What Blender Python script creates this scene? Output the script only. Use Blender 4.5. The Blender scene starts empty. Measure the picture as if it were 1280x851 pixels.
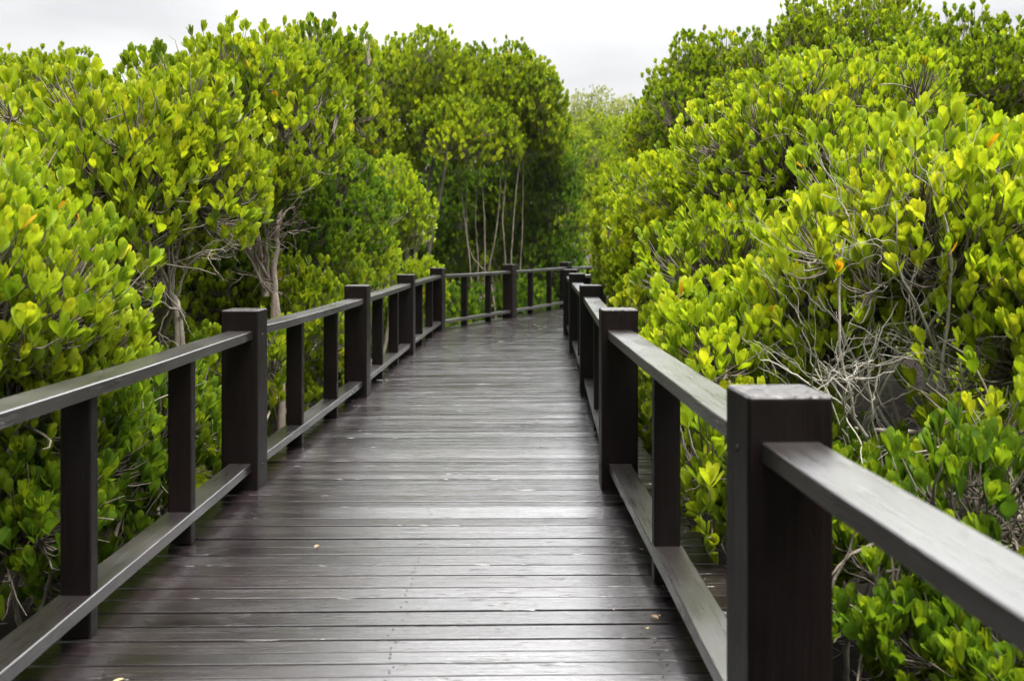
import bpy, bmesh, math, random
import numpy as np
from mathutils import Vector

R = math.radians
sc = bpy.context.scene
col = sc.collection
rng = np.random.default_rng(7)
random.seed(7)

CAM_H, FPX = 1.356, 1200.0
GROUND = -0.75

def at(px, py, d):
    """world point of a photograph pixel at distance d"""
    return np.array(((px - 640) / FPX * d, d, CAM_H - (py - 307) / FPX * d))

def tag(o, label=None, cat=None, group=None, kind=None):
    if label: o['label'] = label
    if cat: o['category'] = cat
    if group: o['group'] = group
    if kind: o['kind'] = kind
    return o

def empty(name, loc):
    o = bpy.data.objects.new(name, None)
    col.objects.link(o); o.location = loc
    o.empty_display_size = .2
    return o

# ------------------------------------------------------------------ mesh helpers
def np_mesh(name, verts, faces, smooth=True, attrs=None, uv=None):
    """faces: list of int arrays (n,k)"""
    me = bpy.data.meshes.new(name)
    nv = len(verts)
    me.vertices.add(nv)
    me.vertices.foreach_set('co', np.asarray(verts, np.float32).ravel())
    loops = np.concatenate([f.ravel() for f in faces]).astype(np.int32)
    tot = np.concatenate([np.full(len(f), f.shape[1], np.int32) for f in faces])
    start = np.concatenate(([0], np.cumsum(tot)[:-1])).astype(np.int32)
    me.loops.add(len(loops)); me.loops.foreach_set('vertex_index', loops)
    me.polygons.add(len(tot)); me.polygons.foreach_set('loop_start', start)
    me.polygons.foreach_set('use_smooth', np.full(len(tot), smooth, bool))
    for k, v in (attrs or {}).items():
        a = me.attributes.new(k, 'FLOAT', 'POINT')
        a.data.foreach_set('value', np.asarray(v, np.float32).ravel())
    if uv is not None:
        l = me.uv_layers.new(name='UVMap')
        l.data.foreach_set('uv', np.asarray(uv, np.float32)[loops].ravel())
    me.update(calc_edges=True); me.validate()
    return me

def link(name, me, mat, parent=None):
    o = bpy.data.objects.new(name, me)
    col.objects.link(o)
    if mat: me.materials.append(mat)
    if parent: o.parent = parent
    return o

def norm(v):
    return v / np.maximum(np.linalg.norm(v, axis=-1, keepdims=True), 1e-9)

def tubes(P, Rd, sides):
    """P (N,K,3) centre lines, Rd (N,K) radii -> verts, quad faces"""
    N, K, _ = P.shape
    T = norm(np.gradient(P, axis=1))
    over = norm(P[:, -1] - P[:, 0])
    ref = np.where(np.abs(over[:, 2:3]) > .8, np.array([[1., 0, 0]]), np.array([[0, 0, 1.]]))
    ref = norm(np.cross(over, ref))[:, None, :]
    n1 = norm(np.cross(T, np.broadcast_to(ref, T.shape))); n2 = np.cross(T, n1)
    a = np.arange(sides) / sides * 2 * math.pi
    V = P[:, :, None, :] + Rd[:, :, None, None] * (np.cos(a)[None, None, :, None] * n1[:, :, None, :] + np.sin(a)[None, None, :, None] * n2[:, :, None, :])
    idx = np.arange(N * K * sides).reshape(N, K, sides)
    nx = np.roll(idx, -1, axis=2)
    F = np.stack((idx[:, :-1], nx[:, :-1], nx[:, 1:], idx[:, 1:]), -1).reshape(-1, 4)
    return V.reshape(-1, 3), F

def bez(p0, p1, p2, K):
    t = np.linspace(0, 1, K)[None, :, None]
    return (1 - t) ** 2 * p0[:, None] + 2 * t * (1 - t) * p1[:, None] + t * t * p2[:, None]

# ------------------------------------------------------------------ materials
class NT:
    def __init__(s, mat):
        s.t = mat.node_tree; s.n = s.t.nodes; s.l = s.t.links
    def add(s, typ, **kw):
        n = s.n.new(typ)
        for k, v in kw.items():
            if k.startswith('i_'):
                n.inputs[k[2:].replace('_', ' ')].default_value = v
            else:
                setattr(n, k, v)
        return n
    def math(s, op, a, b=None, c=None):
        n = s.add('ShaderNodeMath', operation=op)
        for i, x in enumerate((a, b, c)):
            if x is None: continue
            if isinstance(x, (int, float)): n.inputs[i].default_value = x
            else: s.l.new(x, n.inputs[i])
        return n.outputs[0]
    def ramp(s, fac, stops):
        n = s.add('ShaderNodeValToRGB')
        e = n.color_ramp.elements
        while len(e) > 1: e.remove(e[-1])
        e[0].position, e[0].color = stops[0][0], (*stops[0][1], 1)
        for p, c in stops[1:]:
            k = e.new(p); k.color = (*c, 1)
        s.l.new(fac, n.inputs[0])
        return n.outputs[0]
    def noise(s, vec, scale, detail=3, rough=.55, sx=None):
        if sx is not None:
            m = s.add('ShaderNodeMapping'); m.inputs['Scale'].default_value = sx
            s.l.new(vec, m.inputs[0]); vec = m.outputs[0]
        n = s.add('ShaderNodeTexNoise'); n.inputs['Scale'].default_value = scale
        n.inputs['Detail'].default_value = detail; n.inputs['Roughness'].default_value = rough
        s.l.new(vec, n.inputs['Vector'])
        return n.outputs[0]

def new_mat(name):
    m = bpy.data.materials.new(name); m.use_nodes = True
    nt = NT(m)
    for n in list(nt.n): nt.n.remove(n)
    out = nt.add('ShaderNodeOutputMaterial')
    return m, nt, out

def leaf_material(name, stops, trans_gain=1.5, mixf=.48, rough=.46):
    m, nt, out = new_mat(name)
    at_ = nt.add('ShaderNodeAttribute', attribute_name='age')
    c = nt.ramp(at_.outputs['Fac'], stops)
    tc = nt.add('ShaderNodeTexCoord')
    nz = nt.noise(tc.outputs['Object'], 55, 2)
    hs = nt.add('ShaderNodeHueSaturation')
    nt.l.new(c, hs.inputs['Color'])
    nt.l.new(nt.math('MULTIPLY_ADD', nz, .5, .75), hs.inputs['Value'])
    p = nt.add('ShaderNodeBsdfPrincipled')
    nt.l.new(hs.outputs[0], p.inputs['Base Color'])
    p.inputs['Roughness'].default_value = rough
    p.inputs['Specular IOR Level'].default_value = .34
    tg = nt.add('ShaderNodeMix', data_type='RGBA', blend_type='MULTIPLY')
    tg.inputs['Factor'].default_value = 1
    nt.l.new(hs.outputs[0], tg.inputs[6]); tg.inputs[7].default_value = (trans_gain * 1.08, trans_gain, trans_gain * .5, 1)
    tr = nt.add('ShaderNodeBsdfTranslucent')
    nt.l.new(tg.outputs[2], tr.inputs[0])
    mx = nt.add('ShaderNodeMixShader'); mx.inputs[0].default_value = mixf
    nt.l.new(p.outputs[0], mx.inputs[1]); nt.l.new(tr.outputs[0], mx.inputs[2])
    nt.l.new(mx.outputs[0], out.inputs[0])
    return m

YEL = (.46, .27, .014)
ORG = (.42, .16, .012)
LEAF_YELLOWISH = leaf_material('leaf_yellowish', [(0, (.080, .150, .008)), (.45, (.205, .295, .012)), (.8, (.325, .395, .022)), (.955, (.38, .41, .022)), (.972, YEL), (.99, ORG)])  # brighter, yellower leaf kind
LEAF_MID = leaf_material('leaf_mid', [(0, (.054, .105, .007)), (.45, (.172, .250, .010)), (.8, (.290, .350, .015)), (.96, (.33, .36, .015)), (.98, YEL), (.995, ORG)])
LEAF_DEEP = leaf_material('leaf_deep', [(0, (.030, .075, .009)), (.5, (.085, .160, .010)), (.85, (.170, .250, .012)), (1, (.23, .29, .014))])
LEAF_FAR = leaf_material('leaf_far', [(0, (.13, .17, .07)), (.5, (.22, .26, .11)), (1, (.30, .33, .17))])  # haze paling of the farthest crown put into its leaf colour

def bark_material(name, a, b, spots=(.5, .48, .42)):
    m, nt, out = new_mat(name)
    tc = nt.add('ShaderNodeTexCoord')
    n1 = nt.noise(tc.outputs['Object'], 14, 4, sx=(1, 1, .35))
    n2 = nt.noise(tc.outputs['Object'], 45, 3)
    c = nt.ramp(n1, [(.3, a), (.62, b), (.75, spots)])
    p = nt.add('ShaderNodeBsdfPrincipled'); p.inputs['Roughness'].default_value = .85
    p.inputs['Specular IOR Level'].default_value = .2
    nt.l.new(c, p.inputs['Base Color'])
    bp = nt.add('ShaderNodeBump'); bp.inputs['Strength'].default_value = .5; bp.inputs['Distance'].default_value = .01
    nt.l.new(n2, bp.inputs['Height']); nt.l.new(bp.outputs[0], p.inputs['Normal'])
    nt.l.new(p.outputs[0], out.inputs[0])
    return m
BARK = bark_material('bark_grey', (.12, .10, .085), (.27, .24, .20))
BARK_PALE = bark_material('bark_pale', (.13, .10, .085), (.28, .235, .20), (.42, .39, .35))
TWIG_DARK = bark_material('bark_brown', (.07, .055, .045), (.17, .14, .115), (.30, .27, .23))
TWIG = bark_material('twig_grey', (.09, .075, .058), (.20, .175, .145), (.34, .32, .27))

def wood_material(name, dark, mid, rough_lo, rough_hi, worn=None, spec=.5, bump=.5, nails=False, coat=0, endgrain=False, cracks=True):
    m, nt, out = new_mat(name)
    uv = nt.add('ShaderNodeUVMap', uv_map='UVMap').outputs[0]
    rnd = nt.add('ShaderNodeAttribute', attribute_name='rnd').outputs['Fac']
    off = nt.add('ShaderNodeCombineXYZ')
    nt.l.new(nt.math('MULTIPLY', rnd, 37.0), off.inputs[2])
    va = nt.add('ShaderNodeVectorMath', operation='ADD')
    nt.l.new(uv, va.inputs[0]); nt.l.new(off.outputs[0], va.inputs[1])
    v = va.outputs[0]
    grain = nt.noise(v, 1, 5, .65, sx=(2.2, 95, 1))
    fine = nt.noise(v, 1, 3, .6, sx=(9, 330, 1))
    patch = nt.noise(v, 2.2, 4, .6, sx=(.7, 2.2, 1))
    wear = nt.noise(uv, 1.1, 4, .6)
    tone = nt.math('MULTIPLY_ADD', rnd, .5, nt.math('MULTIPLY', grain, .5))
    c = nt.ramp(nt.math('MULTIPLY_ADD', patch, .5, nt.math('MULTIPLY', tone, .6)), [(.25, dark), (.6, mid), (.85, tuple(x * 1.7 for x in mid))])
    p = nt.add('ShaderNodeBsdfPrincipled')
    if worn:
        mx = nt.add('ShaderNodeMix', data_type='RGBA')
        f = nt.ramp(wear, [(.52, (0, 0, 0)), (.75, (1, 1, 1))])
        nt.l.new(nt.math('MULTIPLY', f, .6), mx.inputs[0])
        nt.l.new(c, mx.inputs[6]); mx.inputs[7].default_value = (*worn, 1)
        c = mx.outputs[2]
    if nails:   # dark stains round the nail row over the middle joist
        oc = nt.add('ShaderNodeTexCoord').outputs['Object']
        xs = nt.add('ShaderNodeSeparateXYZ'); nt.l.new(oc, xs.inputs[0])
        n3 = nt.noise(oc, 9, 4, .7)
        dx = nt.math('ABSOLUTE', nt.math('ADD', nt.math('ADD', xs.outputs[0], .465), nt.math('MULTIPLY', nt.math('SUBTRACT', n3, .5), .12)))
        dx = nt.math('MULTIPLY_ADD', xs.outputs[1], -.0, dx)
        m3 = nt.add('ShaderNodeMapRange'); m3.inputs[1].default_value = .03; m3.inputs[2].default_value = .0; m3.inputs[3].default_value = 0; m3.inputs[4].default_value = .8
        nt.l.new(dx, m3.inputs[0])
        st = nt.math('MULTIPLY', m3.outputs[0], nt.ramp(nt.noise(oc, 5, 2), [(.45, (0, 0, 0)), (.6, (1, 1, 1))]))
        mx3 = nt.add('ShaderNodeMix', data_type='RGBA'); nt.l.new(st, mx3.inputs[0])
        nt.l.new(c, mx3.inputs[6]); mx3.inputs[7].default_value = (.003, .0025, .0025, 1)
        c = mx3.outputs[2]
    nt.l.new(c, p.inputs['Base Color'])
    rr = nt.add('ShaderNodeMapRange')
    rr.inputs[1].default_value = .32; rr.inputs[2].default_value = .68
    rr.inputs[3].default_value = rough_lo; rr.inputs[4].default_value = rough_hi
    nt.l.new(nt.math('MULTIPLY_ADD', patch, .55, nt.math('MULTIPLY', wear, .45)), rr.inputs[0])
    nt.l.new(nt.math('ADD', rr.outputs[0], nt.math('MULTIPLY', nt.math('SUBTRACT', grain, .5), .35)), p.inputs['Roughness'])
    p.inputs['Specular IOR Level'].default_value = spec
    p.inputs['Coat Weight'].default_value = coat; p.inputs['Coat Roughness'].default_value = .24
    if endgrain:   # weathered, greyed end grain on top of the posts
        ge_ = nt.add('ShaderNodeNewGeometry'); gs = nt.add('ShaderNodeSeparateXYZ'); nt.l.new(ge_.outputs['True Normal'], gs.inputs[0])
        oc2 = nt.add('ShaderNodeTexCoord').outputs['Object']
        sp = nt.ramp(nt.noise(oc2, 48, 4, .7), [(.38, (.016, .014, .015)), (.58, (.06, .055, .057)), (.7, (.15, .14, .14))])
        me_ = nt.add('ShaderNodeMix', data_type='RGBA')
        nt.l.new(nt.math('GREATER_THAN', gs.outputs[2], .7), me_.inputs[0])
        nt.l.new(c, me_.inputs[6]); nt.l.new(sp, me_.inputs[7]); nt.l.new(me_.outputs[2], p.inputs['Base Color'])
    h = nt.math('MULTIPLY_ADD', grain, .8, nt.math('MULTIPLY', fine, .35))
    if cracks:   # drying cracks along the grain and a few pale flecks
        ck = nt.noise(v, 1, 3, .5, sx=(1.6, 26, 1))
        ckm = nt.ramp(nt.math('ABSOLUTE', nt.math('SUBTRACT', ck, .5)), [(.0, (1, 1, 1)), (.012, (0, 0, 0))])
        gate = nt.ramp(nt.noise(v, 3.1, 2), [(.5, (0, 0, 0)), (.6, (1, 1, 1))])
        ckm = nt.math('MULTIPLY', ckm, gate)
        h = nt.math('SUBTRACT', h, nt.math('MULTIPLY', ckm, 1.6))
        fl = nt.ramp(nt.noise(v, 150, 2, .5), [(.74, (0, 0, 0)), (.78, (1, 1, 1))])
        src = p.inputs['Base Color'].links[0].from_socket
        m5 = nt.add('ShaderNodeMix', data_type='RGBA'); nt.l.new(nt.math('MULTIPLY', ckm, .8), m5.inputs[0])
        nt.l.new(src, m5.inputs[6]); m5.inputs[7].default_value = (.0008, .0006, .0006, 1)
        m6 = nt.add('ShaderNodeMix', data_type='RGBA'); nt.l.new(nt.math('MULTIPLY', fl, .15 if nails else .7), m6.inputs[0])
        nt.l.new(m5.outputs[2], m6.inputs[6]); m6.inputs[7].default_value = (.06, .055, .05, 1)
        nt.l.new(m6.outputs[2], p.inputs['Base Color'])
    bp = nt.add('ShaderNodeBump'); bp.inputs['Strength'].default_value = bump; bp.inputs['Distance'].default_value = .004
    nt.l.new(h, bp.inputs['Height']); nt.l.new(bp.outputs[0], p.inputs['Normal'])
    nt.l.new(p.outputs[0], out.inputs[0])
    return m
DECKWOOD = wood_material('deck_wood', (.0034, .0023, .0025), (.0100, .0068, .0074), .10, .31, worn=(.018, .0152, .0143), spec=1.0, bump=.46, nails=True, coat=.22, cracks=True)
POSTWOOD = wood_material('post_wood', (.0008, .00035, .00035), (.0026, .0009, .00085), .34, .56, spec=.20, endgrain=True)
RAILWOOD = wood_material('rail_wood', (.004, .0032, .0032), (.012, .0097, .0096), .25, .42, worn=(.05, .044, .042), spec=1.0, coat=.35, bump=.4)

def steel_material():
    m, nt, out = new_mat('rusty_steel')
    p = nt.add('ShaderNodeBsdfPrincipled'); p.inputs['Metallic'].default_value = .8; p.inputs['Roughness'].default_value = .55
    tc_ = nt.add('ShaderNodeTexCoord').outputs['Object']
    nt.l.new(nt.ramp(nt.noise(tc_, 90, 3), [(.4, (.02, .014, .012)), (.6, (.05, .045, .043))]), p.inputs['Base Color'])
    nt.l.new(p.outputs[0], out.inputs[0])
    return m
STEEL = steel_material()

def mud_material():
    m, nt, out = new_mat('mud')
    tc = nt.add('ShaderNodeTexCoord').outputs['Object']
    a = nt.noise(tc, 1.2, 5); b = nt.noise(tc, 26, 5, .7)
    c = nt.ramp(nt.math('MULTIPLY_ADD', a, .5, nt.math('MULTIPLY', b, .5)), [(.3, (.005, .0035, .0025)), (.55, (.012, .0085, .006)), (.75, (.032, .023, .016))])
    p = nt.add('ShaderNodeBsdfPrincipled'); p.inputs['Roughness'].default_value = .95; p.inputs['Specular IOR Level'].default_value = .12
    nt.l.new(c, p.inputs['Base Color'])
    bp = nt.add('ShaderNodeBump'); bp.inputs['Distance'].default_value = .04
    nt.l.new(b, bp.inputs['Height']); nt.l.new(bp.outputs[0], p.inputs['Normal'])
    nt.l.new(p.outputs[0], out.inputs[0])
    return m

# ------------------------------------------------------------------ world, sun, camera
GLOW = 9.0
SUN_EL, SUN_AZ = 70.0, 138.0          # azimuth to the right of straight ahead (+Y)
SKY_STRENGTH, SUN_STRENGTH, EXPOSURE = 0.05, 5.0, 1.62
w = bpy.data.worlds.new('World'); sc.world = w; w.use_nodes = True
wn = NT(w)
for n in list(wn.n): wn.n.remove(n)
wo = wn.add('ShaderNodeOutputWorld'); bg = wn.add('ShaderNodeBackground')
sky = wn.add('ShaderNodeTexSky', sky_type='NISHITA', sun_disc=False)
sky.sun_elevation = R(SUN_EL); sky.sun_rotation = R(SUN_AZ)
sky.dust_density = 4; sky.air_density = 1.0
hs = wn.add('ShaderNodeHueSaturation'); hs.inputs['Saturation'].default_value = .10
wn.l.new(sky.outputs[0], hs.inputs['Color'])
tc = wn.add('ShaderNodeTexCoord')
cl = wn.noise(tc.outputs['Generated'], 2.0, 6, .5, sx=(1, 1, 3.2))
cr = wn.ramp(cl, [(.36, (.72, .725, .74)), (.50, (.93, .93, .94)), (.64, (1.08, 1.08, 1.07))])
over = wn.add('ShaderNodeMix', data_type='RGBA'); over.inputs[0].default_value = .75
wn.l.new(hs.outputs[0], over.inputs[6]); over.inputs[7].default_value = (7.2, 7.22, 7.3, 1)
mul = wn.add('ShaderNodeMix', data_type='RGBA', blend_type='MULTIPLY'); mul.inputs[0].default_value = 1
wn.l.new(over.outputs[2], mul.inputs[6]); wn.l.new(cr, mul.inputs[7])
# added sky glow ahead, kept above the view, for sheen on deck and rails
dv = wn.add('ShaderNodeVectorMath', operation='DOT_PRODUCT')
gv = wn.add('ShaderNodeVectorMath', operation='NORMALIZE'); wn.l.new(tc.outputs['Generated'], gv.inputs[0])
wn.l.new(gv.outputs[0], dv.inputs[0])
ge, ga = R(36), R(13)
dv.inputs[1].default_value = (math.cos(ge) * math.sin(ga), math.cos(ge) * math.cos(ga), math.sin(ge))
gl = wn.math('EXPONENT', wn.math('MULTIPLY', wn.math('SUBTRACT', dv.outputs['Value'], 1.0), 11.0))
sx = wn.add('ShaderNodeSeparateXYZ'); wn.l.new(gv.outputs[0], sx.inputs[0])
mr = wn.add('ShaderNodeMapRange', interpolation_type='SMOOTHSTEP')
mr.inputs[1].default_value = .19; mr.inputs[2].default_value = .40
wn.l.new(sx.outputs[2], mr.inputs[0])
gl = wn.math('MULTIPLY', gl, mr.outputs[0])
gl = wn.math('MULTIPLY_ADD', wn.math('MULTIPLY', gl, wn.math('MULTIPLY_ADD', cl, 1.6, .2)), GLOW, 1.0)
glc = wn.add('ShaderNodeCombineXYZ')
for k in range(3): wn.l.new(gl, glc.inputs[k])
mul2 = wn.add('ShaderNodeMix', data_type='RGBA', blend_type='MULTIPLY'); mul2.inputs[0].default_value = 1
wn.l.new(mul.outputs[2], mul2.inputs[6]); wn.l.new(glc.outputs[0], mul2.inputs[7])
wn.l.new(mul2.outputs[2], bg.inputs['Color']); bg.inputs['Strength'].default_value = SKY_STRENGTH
wn.l.new(bg.outputs[0], wo.inputs['Surface'])

sl = bpy.data.lights.new('sun', 'SUN'); sl.energy = SUN_STRENGTH; sl.angle = R(40); sl.color = (1, .965, .90)
so = bpy.data.objects.new('sun', sl); col.objects.link(so)
el, az = R(SUN_EL), R(SUN_AZ)
sdir = Vector((math.cos(el) * math.sin(az), math.cos(el) * math.cos(az), math.sin(el)))
so.rotation_euler = (-sdir).to_track_quat('-Z', 'Y').to_euler()

cd = bpy.data.cameras.new('camera'); cam = bpy.data.objects.new('camera', cd); col.objects.link(cam)
cam.location = (0, 0, CAM_H); cam.rotation_euler = (R(90), 0, 0)
cd.sensor_width = 36; cd.lens = 36 * FPX / 1280; cd.shift_y = -(425.5 - 307) / 1280
cd.clip_start = .05; cd.clip_end = 3000
cd.dof.use_dof = True; cd.dof.focus_distance = 5.8; cd.dof.aperture_fstop = 3.0; cd.dof.aperture_blades = 9
sc.camera = cam
sc.view_settings.view_transform = 'Standard'; sc.view_settings.look = 'None'
sc.view_settings.exposure = EXPOSURE; sc.view_settings.gamma = 1; sc.view_settings.use_curve_mapping = False
cy = sc.cycles
cy.max_bounces = 7; cy.diffuse_bounces = 5; cy.glossy_bounces = 3; cy.transmission_bounces = 4; cy.transparent_max_bounces = 4
cy.use_denoising = True; cy.sample_clamp_indirect = 6
cy.use_adaptive_sampling = True; cy.adaptive_threshold = .015
sc.render.use_persistent_data = False

# ------------------------------------------------------------------ boardwalk geometry
LEFT = np.array([(-1.72, -4.2), (-1.47, -.9), (-1.405, 2.30), (-1.405, 5.41), (-1.29, 8.65), (-1.215, 11.96), (-1.09, 15.35), (.05, 17.95), (1.27, 21.0), (3.0, 23.7), (5.2, 26.0)])
RIGHT = np.array([(1.02, -3.8), (.74, -.70), (.552, 2.36), (.497, 5.42), (.62, 8.80), (.73, 12.3), (.80, 14.75), (1.78, 17.1), (3.0, 19.8), (4.6, 22.0), (6.6, 24.2)])

def offset_poly(P, dist):
    """shift polyline sideways (positive = to the right of travel)"""
    out = []
    for i in range(len(P)):
        a = P[max(i - 1, 0)]; b = P[min(i + 1, len(P) - 1)]
        t = (b - a) / np.linalg.norm(b - a)
        out.append(P[i] + dist * np.array((t[1], -t[0])))
    return np.array(out)

def sample_poly(P, s):
    """s in segment units, softened at joints"""
    s = np.clip(s, 0, len(P) - 1.0001)
    i = s.astype(int); f = (s - i)[:, None]
    return P[i] * (1 - f) + P[i + 1] * f

class MB:
    """collects boxes (chamfered) as one mesh with uv in metres"""
    def __init__(s): s.bm = bmesh.new(); s.uv = s.bm.loops.layers.uv.new('UVMap'); s.rnd = s.bm.verts.layers.float.new('rnd')
    def box(s, corners, rnd, bev=.004, ulen=None, seg=1):
        """corners: 8 points, bottom 0-3 ccw, top 4-7; edge 0-1 is the long (grain) axis"""
        b = bmesh.new()
        vs = [b.verts.new(c) for c in corners]
        for f in ((3, 2, 1, 0), (4, 5, 6, 7), (0, 1, 5, 4), (1, 2, 6, 5), (2, 3, 7, 6), (3, 0, 4, 7)):
            b.faces.new([vs[i] for i in f])
        bmesh.ops.recalc_face_normals(b, faces=b.faces)
        o = Vector(corners[0]); ax = Vector(corners[1]) - o; ax.normalize()
        if bev: bmesh.ops.bevel(b, geom=list(b.edges), offset=bev, segments=seg, affect='EDGES', profile=.6, clamp_overlap=True)
        mp = {}
        for v in b.verts:
            n = s.bm.verts.new(v.co); n[s.rnd] = rnd; mp[v] = n
        ou = rnd * 50
        for f in b.faces:
            nf = s.bm.faces.new([mp[v] for v in f.verts]); nf.smooth = False
            nrm = f.normal
            side = nrm.cross(ax)
            if side.length < .3: side = nrm.orthogonal()
            side.normalize()
            for l in nf.loops:
                d = l.vert.co - o
                if abs(nrm.dot(ax)) > .7:
                    l[s.uv].uv = (d.dot(nrm.orthogonal()) + ou, d.dot(nrm.cross(nrm.orthogonal())) * .4 + ou)
                else:
                    l[s.uv].uv = (d.dot(ax) + ou, d.dot(side) + ou * .37)
        b.free()
    def build(s, name, mat, parent=None, base=(0, 0, 0)):
        me = bpy.data.meshes.new(name)
        bmesh.ops.translate(s.bm, verts=s.bm.verts, vec=[-x for x in base])
        s.bm.to_mesh(me); s.bm.free()
        return link(name, me, mat, parent)

# deck: every plank runs across between the two edges
NAILS = []
def build_deck():
    mb = MB()
    Lo = offset_poly(LEFT, -.30); Ro = offset_poly(RIGHT, .36)
    s = 0.02
    n = len(LEFT) - 1
    while s < n - .03:
        seg = int(s)
        length = .5 * (np.linalg.norm(Lo[seg + 1] - Lo[seg]) + np.linalg.norm(Ro[seg + 1] - Ro[seg]))
        wdt = rng.uniform(.084, .136); gap = rng.choice([.003, .006, .010, .017], p=[.3, .3, .27, .13])
        s1 = s + wdt / length
        dl, dr = rng.normal(0, .012), rng.normal(0, .014)
        e = lambda P, q: sample_poly(P, np.array([q]))[0]
        l0, l1, r0, r1 = e(Lo, s), e(Lo, s1), e(Ro, s), e(Ro, s1)
        sk = rng.normal(0, .0018)
        u = norm(r0 - l0)
        l0 = l0 + u * dl; l1 = l1 + u * dl; r0 = r0 + u * dr; r1 = r1 + u * dr
        z = rng.normal(0, .0012); tilt = float(np.clip(rng.normal(0, .0012), -.0019, .0019)); roll = rng.normal(0, .0012)
        rn = rng.random()
        def p(q, z): return (q[0], q[1], z)
        zt = [z - tilt - roll, z - tilt + roll, z + tilt + roll, z + tilt - roll]
        for fx in (.15, .5, .84):
            for fy in (.27, .73):
                q = (l0 * (1 - fy) + l1 * fy) * (1 - fx) + (r0 * (1 - fy) + r1 * fy) * fx + rng.normal(0, .005, 2)
                NAILS.append((q[0], q[1], z))
        mb.box([p(l0, -.034), p(r0, -.034), p(r1, -.034), p(l1, -.034), p(l0, zt[0]), p(r0, zt[1]), p(r1, zt[2]), p(l1, zt[3])], rn, bev=rng.uniform(.003, .006), seg=2)
        s = s1 + gap / length
    return mb
deck = build_deck().build('boardwalk', DECKWOOD)
tag(deck, 'dark brown glossy plank deck of the boardwalk running between the railings', 'boardwalk', kind='structure')

nb_ = np.array([q for q in NAILS if q[1] < 14])
ang = np.arange(8) / 8 * 6.2832
nv_ = nb_[:, None, :] + np.stack((np.cos(ang) * .0042, np.sin(ang) * .0042, ang * 0 + .0022), -1)[None]
nails = link('nails', np_mesh('nails', nv_.reshape(-1, 3), [np.arange(len(nb_) * 8).reshape(-1, 8)], smooth=False), STEEL, deck)
nails['kind'] = 'stuff'

# substructure under the deck: joists and piles, seen at the edges
jb = MB()
for P, offs in ((LEFT, (-.18, .95)), (RIGHT, (.22,))):
    for of in offs:
        Q = offset_poly(P, of)
        for i in range(len(Q) - 1):
            a, b = Q[i], Q[i + 1]; t = norm(b - a); nrm_ = np.array((t[1], -t[0])) * .04
            a = a + t * .006; b = b - t * .006
            pts = [a - nrm_, b - nrm_, b + nrm_, a + nrm_]
            jb.box([(*q, -.24) for q in pts] + [(*q, -.045) for q in pts], rng.random(), .004)
joists = jb.build('joists', POSTWOOD, deck)
pb = MB()
for P, of in ((LEFT, -.06), (RIGHT, .06)):
    Q = offset_poly(P, of)
    for q in Q:
        h = .075
        pts = [(q[0] - h, q[1] - h), (q[0] + h, q[1] - h), (q[0] + h, q[1] + h), (q[0] - h, q[1] + h)]
        c = [(*k, GROUND - .2) for k in pts] + [(*k, -.25) for k in pts]
        pb.box([c[0], c[4], c[5], c[1], c[3], c[7], c[6], c[2]], rng.random(), .006)
piles = pb.build('piles', POSTWOOD, deck)

POST_W, POST_H = .204, 1.0
RAIL_TOP, RAIL_T, RAIL_W = .888, .048, .138
LOW_TOP, LOW_T, LOW_W = .150, .050, .120
def oriented_box(c, t, hw_t, hw_n, z0, z1, taper=0):
    """vertical member; grain axis along z"""
    n = np.array((t[1], -t[0]))
    q = [c - t * hw_t - n * hw_n, c + t * hw_t - n * hw_n, c + t * hw_t + n * hw_n, c - t * hw_t + n * hw_n]
    lo = [(*k, z0) for k in q]; hi = [(*k, z1) for k in q]
    return [lo[0], hi[0], hi[1], lo[1], lo[3], hi[3], hi[2], lo[2]]

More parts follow.
